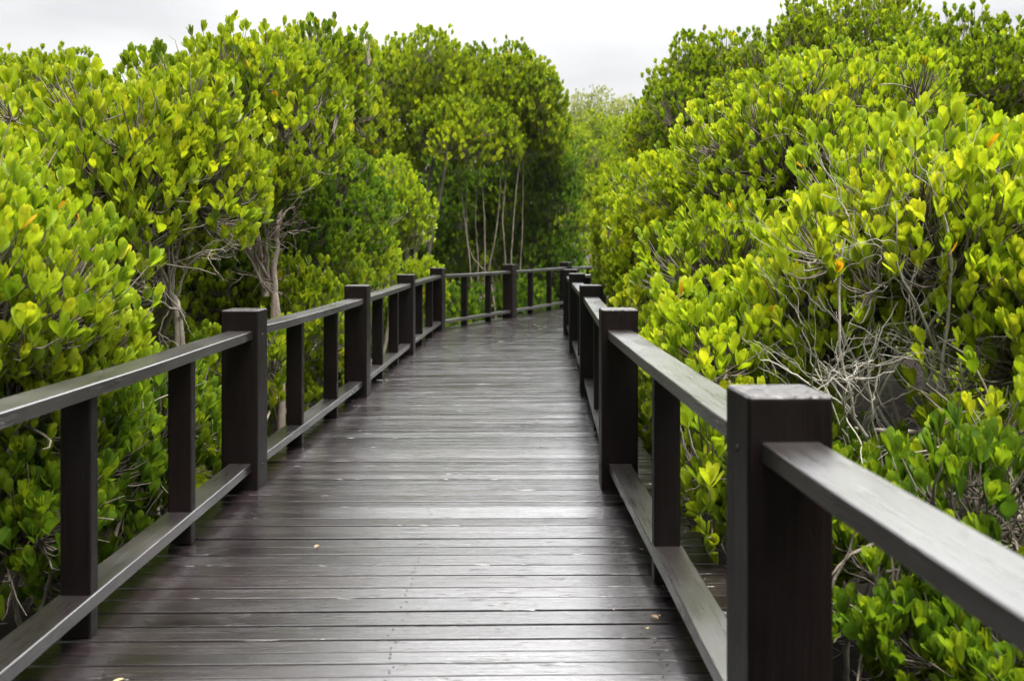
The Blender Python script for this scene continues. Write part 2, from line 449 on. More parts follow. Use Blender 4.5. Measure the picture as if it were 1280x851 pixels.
def railing(P, sign, label):
    """sign +1: the walkway's left edge (timber stands on the outer, left side)"""
    root = empty('railing', (float(P[2][0]), float(P[2][1]), 0))
    tag(root, label, 'railing', 'railings along the boardwalk')
    base = tuple(root.location)
    C = offset_poly(P, -sign * POST_W / 2)
    n = len(C)
    for i in range(n):
        a, b = C[max(i - 1, 0)], C[min(i + 1, n - 1)]
        t = norm(b - a)
        m = MB()
        h = POST_H + rng.normal(0, .004)
        c = oriented_box(C[i], t, POST_W / 2, POST_W / 2, -.036 - .2, h)
        m.box(c, rng.random(), .013, seg=3)
        post = m.build('post', POSTWOOD, root, base)
        nn_ = np.array((t[1], -t[0]))
        for zz in (.862, .128):
            bb = bmesh.new()
            mtx = Vector((*(nn_ * sign), 0)).to_track_quat('Z', 'Y').to_matrix().to_4x4()
            cc = C[i] + nn_ * sign * (POST_W / 2 + .001) + t * rng.normal(0, .004)
            mtx.translation = Vector((cc[0] - base[0], cc[1] - base[1], zz + rng.normal(0, .004) - base[2]))
            bmesh.ops.create_cone(bb, cap_ends=True, segments=10, radius1=.0095, radius2=.0075, depth=.006, matrix=mtx)
            bme = bpy.data.meshes.new('bolt'); bb.to_mesh(bme); bb.free()
            link('bolt', bme, STEEL, post)
    for i in range(n - 1):
        a, b = C[i], C[i + 1]
        t = norm(b - a); nn = np.array((t[1], -t[0]))
        L = np.linalg.norm(b - a)
        off = sign * .002   # rails sit a little towards the walkway from the post centre
        for (nm, top, th, wd, mat, o2) in (('top_rail', RAIL_TOP, RAIL_T, RAIL_W, RAILWOOD, off), ('bottom_rail', LOW_TOP, LOW_T, LOW_W, RAILWOOD, off)):
            m = MB()
            K = 6
            za = top + rng.normal(0, .003); zb = top + rng.normal(0, .003)
            sag = -.006 if nm == 'top_rail' else 0
            s0, s1 = POST_W / 2 - .03, L - POST_W / 2 + .03
            A = a + t * s0 + nn * o2; B = a + t * s1 + nn * o2
            bm = m.bm
            # a single swept beam, slightly sagging and uneven
            b2 = bmesh.new(); rings = []
            K = 14
            rn = rng.random()
            prof = [(-.5, -1), (.5, -1), (.5, 0), (-.5, 0)]
            ch = .003
            pr = [(-wd / 2 + ch, -th), (wd / 2 - ch, -th), (wd / 2, -th + ch), (wd / 2, -ch), (wd / 2 - ch, 0), (-wd / 2 + ch, 0), (-wd / 2, -ch), (-wd / 2, -th + ch)]
            wav = np.cumsum(rng.normal(0, .0009, K)); wav -= np.linspace(0, wav[-1], K)
            wid = rng.normal(0, .0011, K)
            per = np.cumsum([0] + [math.dist(pr[j], pr[(j + 1) % 8]) for j in range(8)])
            for k in range(K):
                f = k / (K - 1)
                c = A * (1 - f) + B * f
                z = za * (1 - f) + zb * f + sag * 4 * f * (1 - f) + wav[k]
                ring = []
                for (x, y) in pr:
                    x2 = x + math.copysign(wid[k], x)
                    v = bm.verts.new((*(c + nn * x2), z + y)); v[m.rnd] = rn; ring.append(v)
                rings.append(ring)
            for k in range(K - 1):
                for j in range(8):
                    j2 = (j + 1) % 8
                    f = bm.faces.new((rings[k][j], rings[k][j2], rings[k + 1][j2], rings[k + 1][j]))
                    us = [k / (K - 1) * L, k / (K - 1) * L, (k + 1) / (K - 1) * L, (k + 1) / (K - 1) * L]
                    vs = [per[j], per[j + 1], per[j + 1], per[j]]
                    for l, u, v_ in zip(f.loops, us, vs): l[m.uv].uv = (u + rn * 50, v_ + rn * 20)
            bm.faces.new(rings[0][::-1]); bm.faces.new(rings[-1])
            bmesh.ops.recalc_face_normals(bm, faces=bm.faces)
            m.build(nm, mat, root, base)
        for f in ((1 / 3, 2 / 3) if sign > 0 or i > 5 else (.5,)):
            c = a * (1 - f) + b * f + nn * off
            m = MB()
            m.box(oriented_box(c, t, .032, .053, .003, RAIL_TOP - RAIL_T + .002), rng.random(), .005)
            m.build('baluster', POSTWOOD, root, base)
    return root
rail_l = railing(LEFT, 1, 'long dark timber railing on the left, bending right below the thin pale trunks')
rail_r = railing(RIGHT, -1, 'dark timber railing on the right with the large blurred post nearest the viewer')

# ------------------------------------------------------------------ ground
def build_ground():
    n = 90
    g = np.linspace(-1, 1, n); g = np.sign(g) * (np.abs(g) ** 2.6) * 700
    X, Y = np.meshgrid(g, g + 10)
    Z = GROUND + .05 * np.sin(X * 1.7) * np.cos(Y * 1.3) + rng.normal(0, .02, X.shape)
    V = np.stack((X, Y, Z), -1).reshape(-1, 3)
    i = np.arange(n * n).reshape(n, n)
    F = np.stack((i[:-1, :-1], i[:-1, 1:], i[1:, 1:], i[1:, :-1]), -1).reshape(-1, 4)
    return np_mesh('ground', V, [F])
ground = link('ground', build_ground(), mud_material())
tag(ground, 'dark brown muddy ground under the bushes', 'ground', kind='structure')

# dead twigs on the mud close to the walk
def litter():
    N = 2600
    side = rng.random(N) < .5
    y = rng.uniform(1.5, 12, N)
    x = np.where(side, rng.uniform(-4.2, -1.5, N), rng.uniform(.9, 5.0, N))
    z = GROUND + rng.uniform(.0, .12, N)
    a = rng.uniform(0, 6.283, N); L = rng.uniform(.08, .4, N)
    d = np.stack((np.cos(a), np.sin(a), rng.normal(0, .25, N)), -1)
    p0 = np.stack((x, y, z), -1); p2 = p0 + d * L[:, None]
    p1 = (p0 + p2) / 2 + rng.normal(0, .03, (N, 3))
    P = bez(p0, p1, p2, 4)
    Rd = np.linspace(1, .5, 4)[None] * rng.uniform(.002, .006, N)[:, None]
    V, F = tubes(P, Rd, 3)
    return np_mesh('dead_twigs', V, [F])
tag(link('dead_twigs', litter(), TWIG), 'litter of dry grey twigs on the mud', 'twigs', kind='stuff')

# ------------------------------------------------------------------ leaves
def leaf_template(lod):
    if lod == 0:
        rows = [(.07, .07), (.32, .35), (.60, .50), (.82, .42), (.95, .23)]
        V = [(0, 0, 0)]
        for y, hw in rows:
            for sx in (-1, 0, 1):
                V.append((sx * hw, y, abs(sx) * hw * .18 - .10 * y * (1 - y) * 2))
        V.append((0, 1.0, .02))
        tri = [(0, 2, 1), (0, 3, 2)]; quad = []
        for r in range(4):
            b = 1 + 3 * r
            quad += [(b, b + 1, b + 4, b + 3), (b + 1, b + 2, b + 5, b + 4)]
        b = 13; tip = 16
        tri += [(b, b + 1, tip), (b + 1, b + 2, tip)]
        return np.array(V, float), [np.array(tri), np.array(quad)]
    if lod == 1:
        V = [(0, 0, 0), (-.36, .36, .06), (-.50, .66, .07), (-.26, .93, .04), (.26, .93, .04), (.50, .66, .07), (.36, .36, .06), (0, .62, -.04)]
        return np.array(V, float), [np.array([(0, 7, 2, 1), (0, 6, 5, 7)]), np.array([(7, 4, 3), (7, 3, 2), (7, 5, 4)])]
    V = [(0, 0, 0), (-.45, .6, .1), (0, 1, -.15), (.45, .6, .1)]
    return np.array(V, float), [np.array([(0, 3, 2, 1)])]
TEMPL = [leaf_template(k) for k in range(3)]

def leaves(pos, axis, tone, lod, length, M, r):
    """rosettes of M leaves each at pos, opening along axis"""
    N = len(pos)
    ref = norm(np.cross(axis, norm(r.normal(size=(N, 3)))))
    ref2 = np.cross(axis, ref)
    k = np.arange(M)[None]
    phi = k * 2.399 + r.uniform(0, 6.28, (N, 1)) + r.normal(0, .25, (N, M))
    th = np.clip(  .07 + .42 * (k / max(M - 1, 1)) + r.normal(0, .12, (N, M)), .03, 1.1)
    rad = np.cos(phi)[..., None] * ref[:, None] + np.sin(phi)[..., None] * ref2[:, None]
    d = np.cos(th)[..., None] * axis[:, None] + np.sin(th)[..., None] * rad
    nrm_ = np.cos(th)[..., None] * -rad + np.sin(th)[..., None] * axis[:, None]
    tw = r.normal(0, .25, (N, M))[..., None]
    x = np.cross(d, nrm_)
    x2 = np.cos(tw) * x + np.sin(tw) * nrm_; nrm_ = np.cross(x2, d); x = x2
    L = length * (.68 + .38 * np.minimum(k / max(M - 1, 1) * 1.6, 1)) * r.uniform(.8, 1.18, (N, M)) * r.uniform(.85, 1.12, (N, 1))
    W = L * r.uniform(.40, .55, (N, M))
    base = pos[:, None] - axis[:, None] * (k[..., None] / M * length * .75)
    age = np.clip(tone[:, None] + .24 - .38 * (k / max(M - 1, 1)) + r.normal(0, .09, (N, M)), 0, .94)
    old = r.random((N, M)) < .004
    age = np.where(old & (k > M * .4), r.uniform(.96, .982, (N, M)), age)
    T, faces = TEMPL[lod]
    n = N * M
    x, d, nrm_, base, L, W, age = x.reshape(n, 3), d.reshape(n, 3), nrm_.reshape(n, 3), base.reshape(n, 3), L.ravel(), W.ravel(), age.ravel()
    V = base[:, None] + T[None, :, 0:1] * (W[:, None] * 1.0)[..., None] * x[:, None] + T[None, :, 1:2] * L[:, None, None] * d[:, None] + T[None, :, 2:3] * L[:, None, None] * nrm_[:, None]
    nvt = len(T)
    offs = (np.arange(n) * nvt)[:, None, None]
    Fs = [(f[None] + offs).reshape(-1, f.shape[1]) for f in faces]
    return V.reshape(-1, 3), Fs, np.repeat(age, nvt)

# ------------------------------------------------------------------ trees
STAT = dict(leaves=0)
def build_tree(name, label, cat, base_xy, masses, leafmat, lod, group=None, dens=1.0, leaf=.082, M=8, lobe=(.20, .38),
               stems=None, stem_r=.035, twig_r=.0038, seed=1, bare=0, tone=.45, shoots=.17, back=.55, bark=BARK, interior=.35, keep_x=None, hollow=(), tangle=None, upw=1.25):
    r = np.random.default_rng(seed)
    base = np.array((base_xy[0], base_xy[1], GROUND))
    view = np.array((0, 0, CAM_H))
    rp, ra, rt, rsub, rsh = [], [], [], [], []
    subs = []          # (sub node, mass index)
    mcs = []
    for mi, (c, rad) in enumerate(masses):
        c = np.asarray(c, float); rad = np.asarray(rad, float)
        mcs.append((c, rad))
        pp = 1.6
        a, b, cc = rad
        area = 4 * math.pi * ((a ** pp * b ** pp + a ** pp * cc ** pp + b ** pp * cc ** pp) / 3) ** (1 / pp)
        lm = sum(lobe) / 2
        nl = max(5, int(area / (math.pi * lm * lm) * 1.05))
        dirs = norm(r.normal(size=(nl * 6, 3)))
        dirs[:, 2] = np.where(dirs[:, 2] < -.45, -dirs[:, 2], dirs[:, 2])
        pick = [0]
        dm = np.linalg.norm(dirs - dirs[0], axis=1)
        while len(pick) < nl:
            j = int(np.argmax(dm * r.uniform(.75, 1, len(dm)))); pick.append(j)
            dm = np.minimum(dm, np.linalg.norm(dirs - dirs[j], axis=1))
        dirs = dirs[pick]
        lr = r.uniform(lobe[0], lobe[1], nl) * min(1.0, rad.min() / (lobe[1] * 1.15))
        cd_ = norm(r.normal(size=(4, 3))); ph = r.uniform(0, 6.28, 4)
        bump = 1 + .135 * np.sin((dirs @ cd_.T) * np.array((2.6, 3.3, 4.4, 5.5)) + ph).sum(1)
        f = r.uniform(.66, 1.12, nl) * bump
        lr = lr * r.uniform(.75, 1.15, nl)
        lc = c + dirs * (rad - lr[:, None] * .75) * f[:, None]
        lc = np.vstack((lc, c + norm(r.normal(size=(max(2, nl // 5), 3))) * rad * r.uniform(.1, .5, (max(2, nl // 5), 1))))
        lr = np.append(lr, np.full(len(lc) - nl, lm))
        lt = r.normal(0, .10, len(lc))
        for k in range(len(lc)):
            outd = norm((lc[k] - c) / rad) if np.linalg.norm(lc[k] - c) > 1e-6 else np.array((0, 0, 1.))
            n = int(4 * math.pi * lr[k] ** 2 / (1.05 * leaf * leaf) * .62 * dens)
            inner = k >= nl
            if inner: n = int(n * interior * 2)
            sub = lc[k] - outd * lr[k] * .55 - np.array((0, 0, lr[k] * .35))
            si = len(subs); subs.append((sub, mi))
            q = norm(r.normal(size=(n, 3)))
            w_ = q @ norm(outd * .7 + np.array((0, 0, .5)))
            q = q[w_ > r.uniform(-1.0, .15, n)]
            n = len(q)
            if n == 0: continue
            rr = lr[k] * r.uniform(.62, 1.0, n) ** .7
            sh = r.random(n) < shoots
            rr = np.where(sh & (q[:, 2] > .1), rr * r.uniform(1.1, 1.45, n), rr)
            pos = lc[k] + q * rr[:, None]
            ax = norm(q * .36 + np.array((0, 0, upw)) + outd * .18 + r.normal(0, .20, (n, 3)))
            # thin the side no camera near the walk will see
            tov = norm((view - c)[None])[0]
            hid = ((pos - c) / rad) @ tov < -.25
            keep = ~hid | (r.random(n) < back)
            if keep_x is not None:
                s_, lim = keep_x
                keep &= (s_ * (pos[:, 0] - np.interp(pos[:, 1], *lim)) > 0) | (pos[:, 2] > 4)
            for hc, hr, share in hollow:
                keep &= (np.linalg.norm((pos - hc) / hr, axis=1) > 1) | (r.random(n) > share)
            pos, ax = pos[keep], ax[keep]
            n = len(pos)
            rp.append(pos); ra.append(ax); rt.append(tone + lt[k] + r.normal(0, .13, n)); rsub.append(np.full(n, si)); rsh.append(sh[keep])
    rp = np.concatenate(rp); ra = np.concatenate(ra); rt = np.concatenate(rt); rsub = np.concatenate(rsub); rsh = np.concatenate(rsh)
    V, Fs, age = leaves(rp, ra, rt, lod, leaf, M, r)
    STAT['leaves'] += len(rp) * M
    root = empty(name, tuple(base))
    tag(root, label, cat, group)
    cm = np_mesh('crown', V - base, Fs, attrs={'age': age})
    link('crown', cm, leafmat, root)
    # stems: given or one per mass
    tv, tf, nv = [], [], 0
    def addt(P, Rd, s):
        nonlocal nv
        v, f = tubes(P, Rd, s); tv.append(v); tf.append(f + nv); nv += len(v)
    forks = []
    if stems is None:
        stems = []
        for (c, rad) in mcs:
            top = c - np.array((0, 0, rad[2] * .25)) + r.normal(0, .08, 3)
            b0 = base + np.append(r.normal(0, .10, 2), 0)
            stems.append([b0, (b0 * .6 + top * .4) + r.normal(0, .10, 3) * (1, 1, .3), top])
    for st in stems:
        st = np.array(st, float)
        K = 22
        t = np.linspace(0, len(st) - 1, K)
        # smooth interpolation (Catmull-Rom like through cubic ease)
        ext = np.vstack((2 * st[0] - st[1], st, 2 * st[-1] - st[-2]))
        pts = []
        for q in t:
            i = min(int(q), len(st) - 2); u = q - i
            p0, p1, p2, p3 = ext[i], ext[i + 1], ext[i + 2], ext[i + 3]
            pts.append(.5 * (2 * p1 + (p2 - p0) * u + (2 * p0 - 5 * p1 + 4 * p2 - p3) * u * u + (3 * p1 - p0 - 3 * p2 + p3) * u ** 3))
        P = np.array(pts) + np.cumsum(r.normal(0, .006, (K, 3)), 0)
        P[0, 2] -= .15
        if keep_x is not None:   # stems never grow through the deck
            s_, lim = keep_x
            gap = s_ * (P[:, 0] - np.interp(P[:, 1], *lim)) - .16
            P[:, 0] -= s_ * np.minimum(gap, 0)
        rr = stem_r * r.uniform(.8, 1.15) * np.linspace(1.15, .45, K) * (1 + r.normal(0, .10, K))
        addt(P[None], rr[None], 8)
        for q in (9, 11, 14, 16, 18, 20, 21): forks.append((P[q], rr[q], P))
    fp = np.array([f[0] for f in forks]); fr = np.array([f[1] for f in forks])
    sb = np.array([s[0] for s in subs])
    D = np.linalg.norm(sb[:, None] - fp[None], axis=2) + np.maximum(0, fp[None, :, 2] - sb[:, None, 2]) * 1.5
    used = np.isin(np.arange(len(sb)), rsub)
    j = D.argmin(1)
    p0, p2 = fp[j], sb
    ln = np.linalg.norm(p2 - p0, axis=1)[:, None]
    p1 = (p0 + p2) / 2 + r.normal(0, .10, (len(sb), 3)) * ln + np.array((0, 0, -.06)) * ln
    P = bez(p0, p1, p2, 8) + r.normal(0, .008, (len(sb), 8, 3)) * np.minimum(1, ln)[:, :, None]
    P[:, 0] = p0
    r0 = np.minimum(fr[j] * .75, .006 + ln[:, 0] * .012)
    Rd = r0[:, None] * np.linspace(1, .45, 8)[None]
    addt(P[used], Rd[used], 6)
    if tangle: tangle(addt, r)
    TV = np.concatenate(tv); TF = np.concatenate(tf)
    link('trunk', np_mesh('trunk', TV - base, [TF]), bark, root)
    # twigs from sub nodes to rosettes
    ts = 4 if lod == 0 else 3
    K = 5 if lod == 0 else 4
    if lod < 2:
        sel = np.arange(len(rp)) if lod == 0 else np.nonzero((r.random(len(rp)) < .55) | rsh)[0]
        p0 = sb[rsub[sel]]; p2 = rp[sel] - ra[sel] * leaf * .6
        ln = np.linalg.norm(p2 - p0, axis=1)[:, None]
        p1 = (p0 + p2) / 2 - np.array((0, 0, .12)) * ln + r.normal(0, .10, p0.shape) * ln
        p1 = p1 * .6 + (p2 - ra[sel] * ln * .45) * .4
        P = bez(p0, p1, p2, K) + r.normal(0, .004, (len(sel), K, 3))
        Rd = twig_r * np.linspace(1.5, .65, K)[None] * r.uniform(.75, 1.3, (len(sel), 1))
        V, F = tubes(P, Rd, ts)
        if bare:
            nb = bare
            k = r.integers(0, len(sb), nb)
            p0 = sb[k] + r.normal(0, .05, (nb, 3))
            dd = norm(r.normal(size=(nb, 3)) * (1, 1, .8) + np.array((0, 0, .15)))
            L = r.uniform(.12, .5, nb)[:, None]
            p2 = p0 + dd * L; p1 = (p0 + p2) / 2 + r.normal(0, .18, (nb, 3)) * L
            P = bez(p0, p1, p2, 7) + r.normal(0, .005, (nb, 7, 3))
            if keep_x is not None:
                s_, lim = keep_x
                P = P[(s_ * (P[:, :, 0] - np.interp(P[:, :, 1], *lim)) > 0).all(1)]; nb = len(P)
            Rd = twig_r * np.linspace(1.7, .5, 7)[None] * r.uniform(.8, 1.6, (nb, 1))
            v2, f2 = tubes(P, Rd, 4)
            F = np.concatenate((F, f2 + len(V))); V = np.concatenate((V, v2))
        link('twigs', np_mesh('twigs', V - base, [F]), TWIG, root)
    return root

def make_tangle(roots, targets, rad, forks=5):
    """bare branches: from each root towards the targets, forking on the way"""
    def run(addt, r):
        def branch(p0, p2, r0, depth):
            ln = np.linalg.norm(p2 - p0)
            p1 = (p0 + p2) / 2 + r.normal(0, .16, 3) * ln
            K = 12
            P = bez(p0[None], p1[None], p2[None], K)[0]
            w_ = np.cumsum(r.normal(0, .012, (K, 3)), 0) * min(1, ln * 1.6); w_ -= np.linspace(0, 1, K)[:, None] * w_[-1] * .5
            P = P + w_
            addt(P[None], (r0 * np.linspace(1, .45, K) * (1 + r.normal(0, .08, K)))[None], 6 if depth < 2 else 4)
            if depth >= 3: return
            for _ in range(forks - depth if depth else forks):
                k = r.integers(3, K - 1)
                d = norm((P[k] - P[k - 2])[None])[0] + r.normal(0, .65, 3)
                d[1] *= .6
                L = ln * r.uniform(.25, .6) + .04
                branch(P[k], P[k] + norm(d[None])[0] * L, r0 * (1 - .5 * k / K) * .62, depth + 1)
        for i, t_ in enumerate(targets):
            branch(np.array(roots[i % len(roots)]), np.array(t_), rad * r.uniform(.7, 1.2), 0)
    return run

def copy_tree(src, loc, rz, s, label, group=None):
    c = src.copy(); col.objects.link(c)
    c.location = loc; c.rotation_euler = (0, 0, rz); c.scale = (s[0], s[0], s[1])
    c['label'] = label
    if group: c['group'] = group
    for ch in src.children:
        d = ch.copy(); col.objects.link(d); d.parent = c
    return c

# leaves stay clear of the walk itself: limit lines (x at y) beyond which no rosette is placed
LIM_R = (RIGHT[:, 1], RIGHT[:, 0] + .25)
LIM_L = (LEFT[:, 1], LEFT[:, 0] - .25)
KR, KL = (1, LIM_R), (-1, LIM_L)
def ms(*rows): return [(at(px, py, d), (rx, ry, rz)) for (px, py, d, rx, ry, rz) in rows]

#EOFTREES
exec_trees = True
T = build_tree
RIGHTG, LEFTG, FARG = 'bushes right of the boardwalk', 'trees left of the boardwalk', 'trees beyond the bend'
# right side, near to far
BARK_GREY = bark_material('bark_light_grey', (.20, .185, .155), (.36, .34, .295), (.52, .50, .45))
gz = lambda px, d: at(px, 400, d) * (1, 1, 0) + (0, 0, GROUND)
# right side, near to far
HOLE = [(at(1130, 425, 4.1), np.array((.42, .58, .34)), .60)]
TANGLE = make_tangle([at(1120, 620, 4.5), at(1170, 610, 4.6), at(1080, 600, 4.7), at(1230, 600, 4.5)],
   [at(1062, 300, 4.3), at(1020, 450, 4.1), at(1240, 330, 4.2), at(1120, 330, 4.2), at(1170, 280, 4.2), at(1095, 255, 4.5), at(1050, 480, 4.0), at(1200, 450, 4.1), at(1270, 420, 4.1), at(1010, 380, 4.5), at(1000, 500, 4.2), at(1230, 520, 3.9)], .0115, 4)
T('mangrove_bush', 'large bright yellow-green bush with bare grey branches right behind the big near post', 'bush', (2.4, 4.8),
  ms((1190, 320, 4.8, .90, .9, .72), (1330, 400, 4.4, .65, .7, .7), (1030, 400, 5.0, .55, .6, .42), (1235, 545, 3.9, .34, .3, .18)), LEAF_YELLOWISH, 0, RIGHTG, seed=11, bark=BARK_GREY, bare=160, tone=.56, keep_x=KR, stem_r=.018, dens=.62, hollow=HOLE, tangle=TANGLE, twig_r=.0042)
T('mangrove_bush', 'low dark green bush under the blurred rail in the bottom right corner', 'bush', (1.75, 3.6),
  ms((1130, 760, 3.5, .5, .5, .28), (1300, 820, 3.2, .5, .5, .22), (1230, 640, 3.5, .45, .4, .28), (1120, 620, 4.3, .5, .5, .26), (1010, 630, 4.2, .4, .5, .33)), LEAF_DEEP, 0, RIGHTG, seed=12, bare=150, tone=.50, keep_x=KR, stem_r=.014, dens=.85)
T('mangrove_bush', 'yellowish bush with many fine grey stems rising in the middle of the right side', 'bush', (2.6, 7.0),
  ms((990, 205, 7.0, .85, .9, .74), (1100, 185, 7.2, .8, .8, .68), (930, 340, 6.6, .65, .7, .52)), LEAF_YELLOWISH, 0, RIGHTG, seed=13, leaf=.072, bare=520, tone=.44, keep_x=KR, stem_r=.02, dens=.65)
T('mangrove_bush', 'low leafy bush touching the right railing at the second post', 'bush', (1.55, 4.7),
  ms((905, 440, 4.9, .45, .6, .36), (890, 580, 4.3, .34, .5, .34), (960, 560, 4.9, .45, .5, .4), (850, 470, 6.0, .38, .6, .40)), LEAF_YELLOWISH, 0, RIGHTG, seed=14, bare=60, tone=.50, keep_x=KR, stem_r=.014, dens=.8)
T('mangrove_bush', 'rounded green bush overhanging the right railing halfway along the walk', 'bush', (1.7, 9.4),
  ms((840, 320, 9.0, .75, 1.0, .78), (790, 300, 11.5, .62, 1.0, .72), (900, 260, 8.2, .7, .8, .6), (850, 420, 8.0, .5, .8, .5)), LEAF_MID, 1, RIGHTG, seed=15, tone=.54, keep_x=KR, stem_r=.025)
T('mangrove_tree', 'tall dense green tree on the right, its dark edge against the pale gap of sky', 'tree', (2.6, 13.4),
  ms((862, 205, 13.4, 1.05, 1.4, 1.5), (840, 290, 13.0, .95, 1.2, 1.2), (930, 140, 13.2, 1.0, 1.2, .9)), LEAF_MID, 1, RIGHTG, seed=16, tone=.42, leaf=.074, keep_x=KR, stem_r=.05, lobe=(.22, .42))
T('mangrove_tree', 'tallest tree on the right, its top almost reaching the upper edge of the photo', 'tree', (4.0, 12.2),
  ms((1040, 132, 12.2, 1.35, 1.4, 1.3), (960, 190, 11.5, .9, 1, 1.2)), LEAF_MID, 1, RIGHTG, seed=17, tone=.46, leaf=.074, stem_r=.05, lobe=(.22, .42))
T('mangrove_tree', 'broad mid green tree behind the near bush at the upper right corner', 'tree', (5.0, 10.4),
  ms((1190, 160, 10.4, 1.25, 1.3, 1.15), (1310, 190, 10.8, 1.1, 1.2, 1.1)), LEAF_MID, 1, RIGHTG, seed=18, tone=.40, leaf=.074, stem_r=.05, lobe=(.22, .42))
# left side
T('mangrove_bush', 'bright large-leaved bush at the left edge above the near handrail', 'bush', (-2.3, 4.1),
  ms((10, 385, 4.1, .46, .6, .46), (-100, 340, 4.2, .6, .7, .6), (100, 430, 4.6, .30, .35, .24), (20, 500, 4.3, .4, .5, .3)), LEAF_YELLOWISH, 0, LEFTG, seed=21, bare=90, tone=.52, keep_x=KL, stem_r=.016, dens=.85, leaf=.074)
T('mangrove_tree', 'slender tree with a thin forked grey trunk behind the left handrail', 'tree', (-2.1, 6.0),
  ms((170, 225, 6.2, .90, .9, .72), (60, 250, 6.6, .8, .9, .75), (195, 310, 6.8, .42, .5, .3), (100, 340, 5.8, .55, .5, .4), (140, 400, 6.8, .55, .5, .42)), LEAF_MID, 0, LEFTG, seed=22, bare=220, tone=.55, keep_x=KL,
  stems=[[gz(226, 6.0), at(223, 425, 6.0), at(214, 375, 6.0), at(190, 300, 6.1), at(165, 225, 6.2)],
         [gz(231, 6.0), at(229, 415, 6.0), at(222, 370, 6.05), at(232, 310, 6.2), at(240, 250, 6.4)]],
  tangle=make_tangle([at(215, 380, 5.98), at(221, 372, 6.03), at(226, 400, 6.0)], [at(178, 285, 5.6), at(205, 255, 5.7), at(238, 275, 5.8), at(150, 310, 5.6), at(265, 315, 6.0), at(120, 350, 5.5)], .0105, 4), stem_r=.020, dens=.8)
T('mangrove_tree', 'big tree with a thick pale twisted trunk rising behind the first left post', 'tree', (-2.0, 8.0),
  ms((300, 143, 8.2, 1.0, 1.0, .74), (385, 165, 8.9, .55, .7, .62), (230, 180, 8.4, .7, .8, .5), (400, 120, 10.2, .9, .9, .75), (325, 222, 7.7, .42, .4, .28)), LEAF_MID, 0, LEFTG, seed=23, bare=160, tone=.48, keep_x=KL, bark=BARK_PALE,
  stems=[[at(352, 480, 8.0) * (1, 1, 0) + (0, 0, GROUND), at(348, 400, 8.0), at(332, 345, 8.0), at(318, 290, 8.05), at(308, 200, 8.2)],
         [at(341, 376, 8.0), at(345, 330, 8.0), at(352, 285, 8.1), at(365, 210, 8.4)],
         [at(333, 348, 8.0), at(312, 315, 8.0), at(288, 285, 8.1), at(250, 210, 8.3)]], stem_r=.032, dens=.85,
  tangle=make_tangle([at(336, 352, 7.98), at(330, 335, 8.0), at(341, 365, 8.0)], [at(292, 265, 7.7), at(318, 255, 7.7), at(300, 300, 7.6), at(350, 270, 7.8), at(280, 300, 7.9), at(335, 250, 7.8)], .016, 4))
T('mangrove_bush', 'low shaded bush behind the nearest left balusters', 'bush', (-2.2, 4.6),
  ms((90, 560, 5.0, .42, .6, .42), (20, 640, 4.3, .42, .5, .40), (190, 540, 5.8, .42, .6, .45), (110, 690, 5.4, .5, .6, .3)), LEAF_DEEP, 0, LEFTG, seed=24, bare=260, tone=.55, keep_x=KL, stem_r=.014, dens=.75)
T('mangrove_bush', 'green bush seen through the left railing between its first and second posts', 'bush', (-2.2, 8.4),
  ms((270, 480, 7.6, .45, .7, .45), (335, 450, 7.1, .34, .4, .28), (370, 400, 9.6, .5, .9, .6), (420, 370, 11.6, .5, .9, .65), (300, 380, 9.8, .8, .8, .7)), LEAF_MID, 0, LEFTG, seed=25, bare=60, tone=.40, keep_x=KL, stem_r=.014, dens=.8)
T('mangrove_bush', 'dark bush in the shade behind the thick pale trunk', 'bush', (-3.2, 10.5),
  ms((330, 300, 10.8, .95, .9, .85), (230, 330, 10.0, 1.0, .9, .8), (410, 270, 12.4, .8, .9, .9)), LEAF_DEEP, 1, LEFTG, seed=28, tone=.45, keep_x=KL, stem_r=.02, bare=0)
T('mangrove_bush', 'bright rounded bush filling the left side just before the bend', 'bush', (-2.0, 15.2),
  ms((485, 275, 15.3, .95, 1.1, .95), (440, 320, 13.6, .75, .9, .8), (520, 370, 16.6, .5, .7, .7)), LEAF_YELLOWISH, 1, LEFTG, seed=26, tone=.48, keep_x=KL, stem_r=.03)
T('mangrove_tree', 'distant tree showing only its top at the far left edge', 'tree', (-7.2, 14),
  ms((20, 150, 14, 1.2, 1.2, 1.1), (-90, 170, 14.5, 1.4, 1.2, 1.1)), LEAF_MID, 1, LEFTG, seed=27, tone=.45, stem_r=.05, lobe=(.22, .42))
